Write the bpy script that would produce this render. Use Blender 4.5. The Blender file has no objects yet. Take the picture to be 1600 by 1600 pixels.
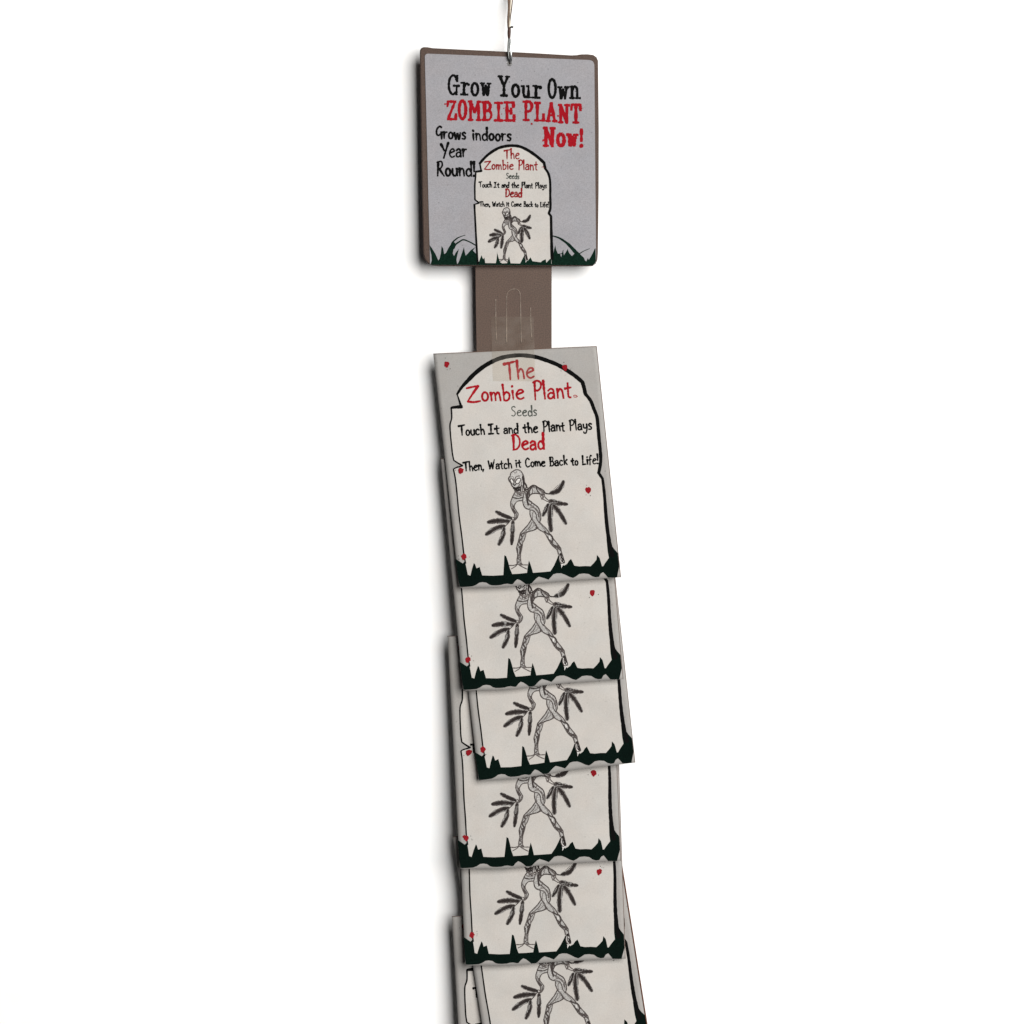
import bpy, bmesh, math, random
import numpy as np
from mathutils import Vector, noise
from mathutils.geometry import tessellate_polygon

# ------------------------------------------------------------------ scene, camera, light
scene = bpy.context.scene
C = scene.collection
S = 0.0004            # metres per photo pixel in the plane of the hanging strip
DIST = 2.0

cd = bpy.data.cameras.new("camera"); cam = bpy.data.objects.new("camera", cd); C.objects.link(cam)
cam.location = (0, -DIST, 0); cam.rotation_euler = (math.radians(90), 0, 0)
cd.sensor_width = 36; cd.lens = 36 * DIST / (1600 * S); cd.clip_start = 0.05; cd.clip_end = 50
scene.camera = cam

world = bpy.data.worlds.new("World"); scene.world = world; world.use_nodes = True
bg = world.node_tree.nodes["Background"]
bg.inputs[0].default_value = (0.86, 0.93, 1.0, 1); bg.inputs[1].default_value = 0.02

def area(name, loc, target, sx, sy, power, col):
    l = bpy.data.lights.new(name, 'AREA'); l.shape = 'RECTANGLE'; l.size = sx; l.size_y = sy
    l.energy = power; l.color = col
    o = bpy.data.objects.new(name, l); C.objects.link(o); o.location = loc
    o.rotation_euler = (Vector(target) - Vector(loc)).to_track_quat('-Z', 'Y').to_euler()
    return o
area("key_light", (3.0, -4.3, 1.6), (3.0, 0, 1.6), 4.6, 4.9, 690, (1.0, 0.985, 0.965))  # added lamp out of view, placed to throw the soft shadow leftward

scene.view_settings.view_transform = 'Standard'; scene.view_settings.look = 'None'
scene.view_settings.exposure = 0; scene.view_settings.gamma = 1

# ------------------------------------------------------------------ helpers
rnd = random.Random(4)

def P3(x, y, d=0.0):
    """photo pixel -> point; d = metres in front of the strip plane"""
    k = (DIST - d) / DIST * S
    return Vector(((x - 800) * k, -d, (800 - y) * k))

def newmat(name):
    m = bpy.data.materials.new(name); m.use_nodes = True
    return m, m.node_tree, m.node_tree.nodes["Principled BSDF"]

def mottled(name, col, rough=0.7, fine=1.0, amt=0.06, bump=0.15, scale=1600, spec=0.3, big=0.05, dots=0.0):
    m, nt, b = newmat(name); N, L = nt.nodes, nt.links
    tc = N.new('ShaderNodeTexCoord')
    n1 = N.new('ShaderNodeTexNoise'); n1.inputs['Scale'].default_value = scale * fine; n1.inputs['Detail'].default_value = 3
    n2 = N.new('ShaderNodeTexNoise'); n2.inputs['Scale'].default_value = 55; n2.inputs['Detail'].default_value = 4
    L.new(tc.outputs['Object'], n1.inputs['Vector']); L.new(tc.outputs['Object'], n2.inputs['Vector'])
    r1 = N.new('ShaderNodeMapRange'); r1.inputs[1].default_value = .25; r1.inputs[2].default_value = .75
    r1.inputs[3].default_value = 1 - amt; r1.inputs[4].default_value = 1 + amt
    r2 = N.new('ShaderNodeMapRange'); r2.inputs[1].default_value = .3; r2.inputs[2].default_value = .7
    r2.inputs[3].default_value = 1 - big; r2.inputs[4].default_value = 1 + big
    L.new(n1.outputs[0], r1.inputs[0]); L.new(n2.outputs[0], r2.inputs[0])
    mul = N.new('ShaderNodeMath'); mul.operation = 'MULTIPLY'
    L.new(r1.outputs[0], mul.inputs[0]); L.new(r2.outputs[0], mul.inputs[1])
    mx = N.new('ShaderNodeVectorMath'); mx.operation = 'SCALE'; mx.inputs[0].default_value = col
    last = mul.outputs[0]
    if dots:
        v = N.new('ShaderNodeTexVoronoi'); v.inputs['Scale'].default_value = 150
        L.new(tc.outputs['Object'], v.inputs['Vector'])
        rr = N.new('ShaderNodeMapRange'); rr.inputs[1].default_value = .05; rr.inputs[2].default_value = .09
        rr.inputs[3].default_value = 1 - dots; rr.inputs[4].default_value = 1
        L.new(v.outputs['Distance'], rr.inputs[0])
        m2 = N.new('ShaderNodeMath'); m2.operation = 'MULTIPLY'
        L.new(last, m2.inputs[0]); L.new(rr.outputs[0], m2.inputs[1]); last = m2.outputs[0]
    L.new(last, mx.inputs['Scale'])
    # slight warm / cool drift of the stock
    n3 = N.new('ShaderNodeTexNoise'); n3.inputs['Scale'].default_value = 90
    L.new(tc.outputs['Object'], n3.inputs['Vector'])
    hs = N.new('ShaderNodeMix'); hs.data_type = 'RGBA'; hs.blend_type = 'MULTIPLY'; hs.inputs[0].default_value = 1
    cr = N.new('ShaderNodeMix'); cr.data_type = 'RGBA'
    cr.inputs[6].default_value = (1.03, 0.995, 0.97, 1); cr.inputs[7].default_value = (0.975, 1.005, 1.02, 1)
    L.new(n3.outputs[0], cr.inputs[0])
    L.new(mx.outputs[0], hs.inputs[6]); L.new(cr.outputs[2], hs.inputs[7])
    L.new(hs.outputs[2], b.inputs['Base Color'])
    b.inputs['Roughness'].default_value = rough; b.inputs['Specular IOR Level'].default_value = spec
    bp = N.new('ShaderNodeBump'); bp.inputs['Strength'].default_value = bump; bp.inputs['Distance'].default_value = 0.0002
    L.new(n1.outputs[0], bp.inputs['Height']); L.new(bp.outputs[0], b.inputs['Normal'])
    return m

MAT = {}
MAT['wall'] = mottled('white_wall', (.84, .84, .84), .9, amt=.0, bump=0, big=0)
MAT['margin'] = mottled('grey_paper', (.287, .275, .262), .7, amt=.09, dots=.25, spec=.12)
MAT['pale'] = mottled('pale_print', (.424, .402, .376), .7, amt=.075, dots=.12, spec=.12)
MAT['card'] = mottled('lavender_grey_card', (.248, .242, .257), .5, amt=.15, dots=.25, spec=.2)
MAT['brown'] = mottled('brown_board', (.060, .036, .026), .6, amt=.4, dots=.3, bump=.4)
MAT['strip'] = mottled('brown_strip', (.074, .045, .032), .5, amt=.40, dots=.4, spec=.3)
MAT['ridge'] = mottled('pale_ridge', (.235, .185, .15), .35, amt=.6, scale=500)  # lighter brown than the strip it stands on
MAT['kraft'] = mottled('brown_paper_edge', (.13, .075, .055), .7, amt=.2)
MAT['redbrown'] = mottled('red_brown_paper_edge', (.10, .035, .018), .7, amt=.3)
MAT['steel'], nt, b = newmat('steel_wire'); b.inputs['Metallic'].default_value = 1
b.inputs['Base Color'].default_value = (.66, .68, .67, 1); b.inputs['Roughness'].default_value = .3
MAT['darksteel'], nt, b = newmat('dark_steel_wire'); b.inputs['Metallic'].default_value = 1  # darker tone for the left leg of the loop and the wire end
b.inputs['Base Color'].default_value = (.13, .135, .13, 1); b.inputs['Roughness'].default_value = .35
MAT['rust'] = mottled('rusty_wire', (.13, .085, .06), .6, amt=.4, scale=900, bump=.5)
MAT['darkrust'] = mottled('dark_rusty_wire', (.045, .018, .012), .55, amt=.4, scale=900, bump=.5)
MAT['twine'] = mottled('pale_twine', (.62, .56, .46), .9, amt=.25, scale=1300, bump=.6)

def inkmat(name, col, rough=.5, amt=.15):
    return mottled(name, col, .75, amt=amt, bump=.05, big=.12, spec=.02)
MAT['black'] = inkmat('black_ink', (.0035, .0035, .0035))
MAT['green'] = inkmat('dark_green_ink', (.0016, .0052, .0038), amt=.5)
MAT['hgreen'] = inkmat('green_ink', (.0032, .0135, .0085), amt=.5)
MAT['red'] = inkmat('red_ink', (.255, .0065, .012), amt=.18)
MAT['dkred'] = inkmat('dark_red_ink', (.19, .010, .012), amt=.18)
MAT['spot'] = inkmat('dark_red_spot', (.20, .0085, .013), amt=.35)
MAT['grey'] = inkmat('grey_ink', (.062, .068, .06))
MAT['white'] = inkmat('white_scuff', (.62, .6, .57))

# pencil drawing: ink tone is stored per stroke
m, nt, b = newmat('pencil'); N, L = nt.nodes, nt.links
at = N.new('ShaderNodeAttribute'); at.attribute_name = 'tone'
tc = N.new('ShaderNodeTexCoord'); ns = N.new('ShaderNodeTexNoise'); ns.inputs['Scale'].default_value = 1900
L.new(tc.outputs['Object'], ns.inputs['Vector'])
mr = N.new('ShaderNodeMapRange'); mr.inputs[1].default_value = .3; mr.inputs[2].default_value = .7
mr.inputs[3].default_value = .6; mr.inputs[4].default_value = 1.5
L.new(ns.outputs[0], mr.inputs[0])
sc_ = N.new('ShaderNodeVectorMath'); sc_.operation = 'SCALE'
L.new(at.outputs['Color'], sc_.inputs[0]); L.new(mr.outputs[0], sc_.inputs['Scale'])
L.new(sc_.outputs[0], b.inputs['Base Color']); b.inputs['Roughness'].default_value = .8; b.inputs['Specular IOR Level'].default_value = .06
MAT['pencil'] = m

# clear film, slightly yellowed
m, nt, b = newmat('clear_film'); N, L = nt.nodes, nt.links
b.inputs['Base Color'].default_value = (.52, .475, .42, 1); b.inputs['Roughness'].default_value = .35
b.inputs['Specular IOR Level'].default_value = .25
tr = N.new('ShaderNodeBsdfTransparent'); tr.inputs[0].default_value = (.95, .935, .91, 1)
mxs = N.new('ShaderNodeMixShader'); mxs.inputs[0].default_value = .12
tc = N.new('ShaderNodeTexCoord'); ns = N.new('ShaderNodeTexNoise'); ns.inputs['Scale'].default_value = 140
mr = N.new('ShaderNodeMapRange'); mr.inputs[1].default_value = .3; mr.inputs[2].default_value = .7; mr.inputs[3].default_value = .03; mr.inputs[4].default_value = .10
L.new(tc.outputs['Object'], ns.inputs['Vector']); L.new(ns.outputs[0], mr.inputs[0]); L.new(mr.outputs[0], mxs.inputs[0])
L.new(tr.outputs[0], mxs.inputs[1]); L.new(b.outputs[0], mxs.inputs[2]); L.new(mxs.outputs[0], N['Material Output'].inputs['Surface'])
MAT['film'] = m

def link(name, me, mats, parent=None, smooth=False):
    for mm in (mats if isinstance(mats, (list, tuple)) else [mats]): me.materials.append(MAT[mm])
    o = bpy.data.objects.new(name, me); C.objects.link(o)
    if parent:
        o.parent = parent
        o.matrix_parent_inverse = parent.matrix_world.inverted()
    if smooth:
        for p in me.polygons: p.use_smooth = True
    return o

def empty(name, loc, label, cat, group=None):
    o = bpy.data.objects.new(name, None); C.objects.link(o); o.location = loc; o.empty_display_size = .01
    o['label'] = label; o['category'] = cat
    if group: o['group'] = group
    bpy.context.view_layer.update()
    return o

def catmull(pts, n=6, closed=False):
    pts = [np.array(p, float) for p in pts]
    if len(pts) < 3: return [pts[0] + (pts[-1] - pts[0]) * t for t in np.linspace(0, 1, n)]
    out = []
    m_ = len(pts)
    g = (lambda i: pts[i % m_]) if closed else (lambda i: pts[min(max(i, 0), m_ - 1)])
    for i in range(m_ if closed else m_ - 1):
        a, b_, c, d = g(i - 1), g(i), g(i + 1), g(i + 2)
        for k in range(n):
            t = k / n
            out.append(.5 * (2 * b_ + (c - a) * t + (2 * a - 5 * b_ + 4 * c - d) * t * t + (3 * b_ - a - 3 * c + d) * t ** 3))
    out.append(out[0] if closed else pts[-1])
    return out

class Print:
    """flat print collected in 2-D (photo pixels of its own sheet), later laid on a surface; every piece has its own tiny height"""
    def __init__(s): s.v = []; s.f = []; s.tone = []; s.h = 0.0
    def bump(s): s.h += 1.0e-6
    def stroke(s, pts, w, tone=None, curve=True, n=5, jit=.08, taper=.65, closed=False, w1=None, r=rnd):
        q = catmull(pts, n, closed) if curve else [np.array(p, float) for p in pts]
        if not curve:                       # split polylines at corners
            for a, b_ in zip(q[:-1], q[1:]):
                s._rib([a + (b_ - a) * t for t in np.linspace(0, 1, 8)], w, tone, jit, taper, w1, r)
            return
        s._rib(q, w, tone, jit, taper if not closed else 1, w1, r, .001 if closed else .35)
    def _rib(s, q, w, tone, jit, taper, w1, r, ext=.35):
        q = [p for i, p in enumerate(q) if i == 0 or np.hypot(*(p - q[i - 1])) > 1e-4]
        if len(q) < 2: return
        base = len(s.v); n = len(q)
        d0 = q[1] - q[0]; d0 = d0 / np.hypot(*d0); d1 = q[-1] - q[-2]; d1 = d1 / np.hypot(*d1)
        ww = w if callable(w) else (lambda t: w + ((w1 if w1 is not None else w) - w) * t)
        q = [q[0] - d0 * ww(0) * ext] + q + [q[-1] + d1 * ww(1) * ext]; n += 2
        for i, p in enumerate(q):
            a = q[max(i - 1, 0)]; b_ = q[min(i + 1, n - 1)]
            t = b_ - a; t = t / max(np.hypot(*t), 1e-9); nn = np.array([-t[1], t[0]])
            k = ww(i / (n - 1)) / 2 * (1 + r.uniform(-jit, jit))
            if i in (0, n - 1): k *= taper
            s.v.append((*(p + nn * k), s.h)); s.v.append((*(p - nn * k), s.h)); s.tone += [tone, tone]
        for i in range(n - 1):
            b0 = base + 2 * i
            s.f.append((b0, b0 + 1, b0 + 3, b0 + 2))
        s.bump()
    def poly(s, pts, tone=None, grid=9.0, holes=()):
        loops = [[Vector((p[0], p[1], 0)) for p in pts]] + [[Vector((p[0], p[1], 0)) for p in h] for h in holes]
        allp = [p for l in loops for p in l]
        tris = tessellate_polygon(loops)
        bm = bmesh.new(); vs = [bm.verts.new(p) for p in allp]
        for t in tris:
            try: bm.faces.new([vs[i] for i in t])
            except ValueError: pass
        if grid:
            xs = [p.x for p in allp]; ys = [p.y for p in allp]
            for ax, lo, hi in ((0, min(xs), max(xs)), (1, min(ys), max(ys))):
                c = math.floor(lo / grid) * grid + grid
                while c < hi:
                    co = (c, 0, 0) if ax == 0 else (0, c, 0); no = (1, 0, 0) if ax == 0 else (0, 1, 0)
                    bmesh.ops.bisect_plane(bm, geom=bm.verts[:] + bm.edges[:] + bm.faces[:], plane_co=co, plane_no=no, dist=1e-5)
                    c += grid
        bm.verts.index_update(); base = len(s.v)
        for v in bm.verts: s.v.append((v.co.x, v.co.y, s.h)); s.tone.append(tone)
        for f in bm.faces: s.f.append(tuple(base + v.index for v in f.verts))
        bm.free(); s.bump()
    def blob(s, x, y, rr, r=rnd, n=12, tone=None):
        s.poly([(x + rr * (1 + r.uniform(-.22, .22)) * math.cos(2 * math.pi * i / n),
                 y + rr * (1 + r.uniform(-.22, .22)) * math.sin(2 * math.pi * i / n)) for i in range(n)], tone, grid=None)
    def warp(s, fn):
        o = Print(); o.v = [(*fn(x, y), h) for x, y, h in s.v]; o.f = s.f; o.tone = s.tone; o.h = s.h; return o
    def build(s, name, mat, surf, lift, parent):
        me = bpy.data.meshes.new(name)
        me.from_pydata([tuple(surf(x, y, lift + h)) for x, y, h in s.v], [], s.f)
        # faces look towards the camera
        flip = []
        bm = bmesh.new(); bm.from_mesh(me); bm.normal_update()
        for f in bm.faces:
            if f.normal.y > 0: flip.append(f)
        bmesh.ops.reverse_faces(bm, faces=flip); bm.to_mesh(me); bm.free()
        if mat == 'pencil':
            ca = me.color_attributes.new('tone', 'FLOAT_COLOR', 'POINT')
            for i, t in enumerate(s.tone):
                t = t if t is not None else .05
                k = max(0, 1 - t / .2); ca.data[i].color = (t * (1.02 + .2 * k), t * (.985 - .02 * k), t * (.94 - .04 * k), 1)
        return link(name, me, mat, parent, True)

# ------------------------------------------------------------------ lettering (stroke alphabets, cap height 1)
def ell(cx, cy, rx, ry, n=9): return [(cx + rx * math.cos(a), cy + ry * math.sin(a)) for a in [1.2 + 2 * math.pi * i / n for i in range(n)]]
Lc, Cc, Oc, Dc = 'l', 'c', 'o', 'd'
HAND = {
 'T': (.68, [(Lc, [(0, .90), (.68, 1.0)]), (Lc, [(.33, .95), (.37, 0)])]),
 'h': (.48, [(Lc, [(.04, 1.03), (.1, 0)]), (Cc, [(.1, .36), (.24, .55), (.38, .42), (.45, 0)])]),
 'e': (.5, [(Cc, [(.06, .28), (.26, .36), (.45, .44), (.36, .58), (.18, .54), (.05, .33), (.1, .1), (.28, 0), (.48, .08)])]),
 'Z': (.78, [(Cc, [(.0, .88), (.3, .94), (.72, 1.0)]), (Lc, [(.70, .99), (.03, .05)]), (Cc, [(.03, .05), (.4, -.01), (.80, .04)])]),
 'o': (.46, [(Oc, ell(.23, .27, .18, .27))]),
 'm': (.64, [(Lc, [(.03, .56), (.08, 0)]), (Cc, [(.08, .4), (.18, .56), (.29, .46), (.32, .02)]), (Cc, [(.33, .38), (.45, .56), (.55, .44), (.62, 0)])]),
 'b': (.48, [(Lc, [(.04, 1.05), (.1, -.02)]), (Cc, [(.08, .36), (.25, .54), (.43, .4), (.40, .1), (.22, -.02), (.1, .06)])]),
 'i': (.16, [(Lc, [(.06, .55), (.1, 0)]), (Dc, [(.05, .82)])]),
 'P': (.5, [(Lc, [(.09, .98), (.10, -.06)]), (Cc, [(0, .93), (.24, 1.03), (.47, .9), (.45, .63), (.27, .47), (.1, .5)])]),
 'l': (.18, [(Lc, [(.04, 1.03), (.12, 0)])]),
 'a': (.48, [(Cc, [(.06, .46), (.22, .57), (.37, .5), (.41, .3), (.44, 0)]), (Cc, [(.4, .3), (.2, .33), (.05, .2), (.1, .03), (.27, .02), (.4, .15)])]),
 'n': (.46, [(Lc, [(.05, .57), (.08, 0)]), (Cc, [(.08, .38), (.22, .55), (.36, .44), (.43, 0)])]),
 't': (.38, [(Cc, [(.17, .86), (.18, .45), (.2, .08), (.34, .02)]), (Lc, [(0, .54), (.37, .6)])]),
 'S': (.5, [(Cc, [(.45, .92), (.28, 1.02), (.08, .88), (.14, .65), (.38, .45), (.42, .18), (.25, 0), (.04, .08)])]),
 's': (.38, [(Cc, [(.34, .5), (.2, .58), (.06, .46), (.16, .32), (.32, .2), (.26, .03), (.04, .04)])]),
 'd': (.5, [(Lc, [(.42, 1.06), (.46, -.02)]), (Cc, [(.42, .32), (.26, .53), (.07, .38), (.08, .1), (.25, .0), (.44, .13)])]),
 'u': (.46, [(Cc, [(.04, .55), (.05, .2), (.16, .02), (.32, .05), (.38, .22)]), (Lc, [(.38, .56), (.44, 0)])]),
 'c': (.42, [(Cc, [(.38, .48), (.2, .57), (.05, .4), (.06, .12), (.2, 0), (.39, .08)])]),
 'I': (.4, [(Lc, [(0, .93), (.38, 1.0)]), (Lc, [(.19, .96), (.18, .04)]), (Lc, [(0, .03), (.4, .03)])]),
 'y': (.46, [(Cc, [(.04, .52), (.08, .22), (.22, .15), (.36, .25)]), (Cc, [(.38, .54), (.41, .1), (.3, -.28), (.12, -.32), (.04, -.2)])]),
 'D': (.6, [(Lc, [(.1, .98), (.1, 0)]), (Cc, [(0, .95), (.28, 1.0), (.53, .76), (.55, .35), (.36, .07), (.06, .0)])]),
 'W': (.82, [(Lc, [(0, .88), (.16, .02), (.38, .66), (.52, .02), (.76, 1.0)])]),
 'C': (.56, [(Cc, [(.5, .83), (.3, 1.0), (.08, .75), (.08, .25), (.28, 0), (.56, .12)])]),
 'B': (.52, [(Lc, [(.09, 1), (.09, 0)]), (Cc, [(0, .97), (.33, 1.0), (.42, .77), (.3, .55), (.1, .5)]), (Cc, [(.1, .5), (.4, .48), (.5, .25), (.36, .03), (.02, .01)])]),
 'r': (.36, [(Lc, [(.04, .57), (.08, 0)]), (Cc, [(.08, .36), (.18, .53), (.34, .55)])]),
 'k': (.44, [(Lc, [(.05, 1.04), (.09, 0)]), (Lc, [(.4, .56), (.1, .26)]), (Lc, [(.16, .3), (.44, 0)])]),
 'L': (.5, [(Lc, [(.06, 1.0), (.06, .04)]), (Lc, [(.06, .04), (.5, .06)])]),
 'f': (.38, [(Cc, [(.38, .95), (.25, 1.02), (.16, .8), (.16, .4), (.14, -.08)]), (Lc, [(0, .5), (.34, .56)])]),
 '!': (.16, [(Lc, [(.06, 1.05), (.08, .32)]), (Dc, [(.08, .03)])]),
 ',': (.16, [(Lc, [(.12, .1), (.04, -.16)])]),
 'G': (.6, [(Cc, [(.52, .93), (.33, 1.0), (.1, .75), (.08, .4), (.26, .25), (.5, .45)]), (Lc, [(.52, .52), (.54, -.05)])]),
 'w': (.6, [(Lc, [(.02, .55), (.14, .02), (.3, .48), (.42, .02), (.56, .57)])]),
 'Y': (.62, [(Lc, [(0, .96), (.3, .46)]), (Lc, [(.64, 1.06), (.24, -.06)])]),
 'R': (.56, [(Lc, [(.1, .98), (.05, -.04)]), (Cc, [(.0, .95), (.33, 1.02), (.42, .78), (.3, .55), (.1, .46)]), (Lc, [(.18, .5), (.58, -.04)])]),
}
SLAB = {
 'G': (.72, [(Cc, [(.58, .72), (.48, .94), (.3, 1.0), (.1, .78), (.07, .3), (.27, 0), (.5, .12)]), (Lc, [(.56, .45), (.54, .0)]), (Lc, [(.36, .46), (.72, .46)]), (Lc, [(.59, 1.0), (.6, .7)])]),
 'r': (.54, [(Lc, [(.2, .64), (.2, .02)]), (Lc, [(.02, .63), (.2, .63)]), (Lc, [(0, .03), (.44, .03)]), (Cc, [(.2, .4), (.33, .6), (.5, .56)]), (Dc, [(.49, .55)])]),
 'o': (.52, [(Oc, ell(.26, .31, .2, .31))]),
 'w': (.66, [(Lc, [(.12, .62), (.2, .03)]), (Lc, [(.2, .03), (.33, .52)]), (Lc, [(.33, .52), (.45, .03)]), (Lc, [(.45, .03), (.55, .62)]), (Lc, [(0, .63), (.24, .63)]), (Lc, [(.43, .63), (.66, .63)])]),
 'Y': (.72, [(Lc, [(.12, .97), (.36, .5)]), (Lc, [(.58, .97), (.36, .5)]), (Lc, [(.36, .5), (.36, .02)]), (Lc, [(0, .99), (.26, .99)]), (Lc, [(.46, .99), (.7, .99)]), (Lc, [(.16, .02), (.56, .02)])]),
 'u': (.6, [(Lc, [(0, .62), (.14, .62)]), (Cc, [(.14, .63), (.13, .25), (.24, .03), (.44, .14)]), (Lc, [(.44, .65), (.44, .02)]), (Lc, [(.33, .63), (.44, .63)]), (Lc, [(.44, .03), (.6, .03)])]),
 'O': (.56, [(Oc, ell(.28, .5, .22, .5, 11))]),
 'n': (.66, [(Lc, [(.14, .64), (.14, .02)]), (Lc, [(0, .62), (.14, .62)]), (Lc, [(0, .03), (.28, .03)]), (Cc, [(.14, .42), (.3, .64), (.46, .5), (.47, .02)]), (Lc, [(.38, .03), (.66, .03)])]),
 'Z': (.62, [(Lc, [(.06, .97), (.56, .97)]), (Lc, [(.52, .94), (.08, .05)]), (Lc, [(.06, .03), (.58, .03)]), (Lc, [(.07, .97), (.03, .72)]), (Lc, [(.57, .03), (.6, .3)])]),
 'M': (.8, [(Lc, [(.13, 1), (.13, 0)]), (Lc, [(.66, 1), (.66, 0)]), (Lc, [(.14, .98), (.4, .42)]), (Lc, [(.65, .98), (.4, .42)]), (Lc, [(0, .98), (.2, .98)]), (Lc, [(.58, .98), (.8, .98)]), (Lc, [(0, .02), (.26, .02)]), (Lc, [(.53, .02), (.8, .02)])]),
 'B': (.66, [(Lc, [(.13, 1), (.13, 0)]), (Lc, [(0, .98), (.14, .98)]), (Cc, [(.13, .98), (.4, .98), (.51, .77), (.38, .54), (.13, .52)]), (Cc, [(.15, .52), (.45, .52), (.58, .28), (.43, .03), (.13, .02)]), (Lc, [(0, .02), (.14, .02)])]),
 'I': (.54, [(Lc, [(.27, 1), (.27, 0)]), (Lc, [(.02, .98), (.52, .98)]), (Lc, [(0, .02), (.54, .02)])]),
 'E': (.68, [(Lc, [(.16, 1), (.16, 0)]), (Lc, [(0, .98), (.58, .98)]), (Lc, [(0, .02), (.62, .02)]), (Lc, [(.16, .52), (.42, .52)]), (Lc, [(.59, 1), (.59, .74)]), (Lc, [(.63, 0), (.63, .3)]), (Lc, [(.43, .66), (.43, .38)])]),
 'P': (.62, [(Lc, [(.16, 1), (.16, 0)]), (Lc, [(0, .98), (.2, .98)]), (Cc, [(.16, .98), (.43, .97), (.56, .76), (.43, .5), (.16, .48)]), (Lc, [(0, .02), (.36, .02)])]),
 'L': (.62, [(Lc, [(.17, 1), (.17, 0)]), (Lc, [(0, .98), (.36, .98)]), (Lc, [(0, .02), (.58, .02)]), (Lc, [(.58, .02), (.58, .36)])]),
 'A': (.7, [(Lc, [(.34, 1), (.12, 0)]), (Lc, [(.34, 1), (.58, 0)]), (Lc, [(.2, .34), (.5, .34)]), (Lc, [(0, .02), (.26, .02)]), (Lc, [(.44, .02), (.7, .02)])]),
 'N': (.7, [(Lc, [(.14, 1), (.14, 0)]), (Lc, [(.14, .97), (.54, .03)]), (Lc, [(.55, 1), (.55, 0)]), (Lc, [(0, .98), (.18, .98)]), (Lc, [(.42, .98), (.7, .98)]), (Lc, [(0, .02), (.28, .02)])]),
 'T': (.64, [(Lc, [(.32, 1), (.32, 0)]), (Lc, [(.03, .98), (.61, .98)]), (Lc, [(.04, .98), (.02, .7)]), (Lc, [(.6, .98), (.62, .7)]), (Lc, [(.14, .02), (.5, .02)])]),
 '!': (.24, [(Lc, [(.12, .98), (.12, .34)]), (Dc, [(.12, .06)])]),
}
def word(pr, txt, x0, y0, x1, y1, cap, w, font=HAND, lean=(-.04, -1.0), gap=.09, r=rnd, wob=.035, tone=None):
    tot = sum(font[c][0] for c in txt) + gap * (len(txt) - 1)
    k = 1.0 / tot; cur = 0.0
    slab = font is SLAB
    for c in txt:
        gw, strokes = font[c]
        dy = r.uniform(-wob, wob); ds = 1 + r.uniform(-wob, wob)
        def M(p):
            t = (cur + p[0]) * k
            return (x0 + (x1 - x0) * t + lean[0] * cap * p[1], y0 + (y1 - y0) * t + lean[1] * cap * (p[1] * ds + dy))
        for kind, pts in strokes:
            q = [M(p) for p in pts]
            ws = w * r.uniform(.88, 1.12)
            horiz = slab and len(q) == 2 and abs(q[0][1] - q[1][1]) < abs(q[0][0] - q[1][0])
            if horiz: ws *= .82
            if kind == Lc:
                if slab: pr.stroke(q, ws, tone, False, jit=.30, taper=.7)
                else:
                    for a, b_ in zip(q[:-1], q[1:]):
                        mid = ((a[0] + b_[0]) / 2 + r.uniform(-.03, .03) * cap * .5, (a[1] + b_[1]) / 2)
                        pr.stroke([a, mid, b_], ws * 1.38, tone, True, n=6, jit=.22, w1=ws * .70)
            elif kind == Cc: pr.stroke(q, ws, tone, True, n=6, jit=.24 if slab else .17, w1=ws * .85)
            elif kind == Oc: pr.stroke(q, ws, tone, True, n=4, jit=.18 if slab else .12, closed=True)
            else: pr.blob(q[0][0], q[0][1], ws * .66, r, 9, tone)
        cur += gw + gap

# ------------------------------------------------------------------ artwork of the packet, in pixels of the topmost packet
OUT_L = [(727.5, 880), (724.8, 865.7), (721.6, 838), (717.4, 806), (714, 770), (711.5, 748), (708.6, 733.5)]
OUT_L2 = [(708.6, 733), (712, 731), (718, 729.2), (722.5, 727.8)]
OUT_L3 = [(722.5, 727.4), (716, 723.8), (709.2, 719.4)]
OUT_L4 = [(709.2, 719.4), (707, 709), (705.6, 696), (704, 680), (703.2, 664), (705.7, 654), (705.6, 644), (705, 637.5)]
OUT_L5 = [(705.5, 637), (712, 635.6), (721, 634.6)]
OUT_L6 = [(720.4, 635), (718, 627), (714.3, 616)]
OUT_A = [(714.3, 616), (721.6, 605), (731, 594.7), (742, 583.6), (756, 572.6), (770, 564.6), (784, 559), (800, 556), (816, 555.2), (836, 557.6), (852, 562.4), (870, 569.4), (884.4, 577.8), (898.4, 587.2), (910, 597)]
OUT_R1 = [(910, 597), (912.6, 606), (914.6, 615.4)]
OUT_R2 = [(914.6, 615.4), (922.8, 626), (927.6, 638), (932.6, 651), (934.2, 664), (936, 685), (938, 705), (938.6, 720), (937.3, 730), (935.5, 739)]
OUT_R3 = [(935.5, 739), (941.5, 748)]
OUT_R4 = [(941.5, 748), (943.6, 765), (945, 780), (946.4, 800), (948.2, 820), (950.5, 838), (954, 856), (957, 868)]
INSIDE = OUT_L + OUT_L2[1:] + OUT_L3[1:] + OUT_L4[1:] + OUT_L5[1:] + OUT_L6[1:] + OUT_A[1:] + OUT_R1[1:] + OUT_R2[1:] + OUT_R3[1:] + OUT_R4[1:] + [(955, 888), (900, 891), (830, 900), (728, 905)]

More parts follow.
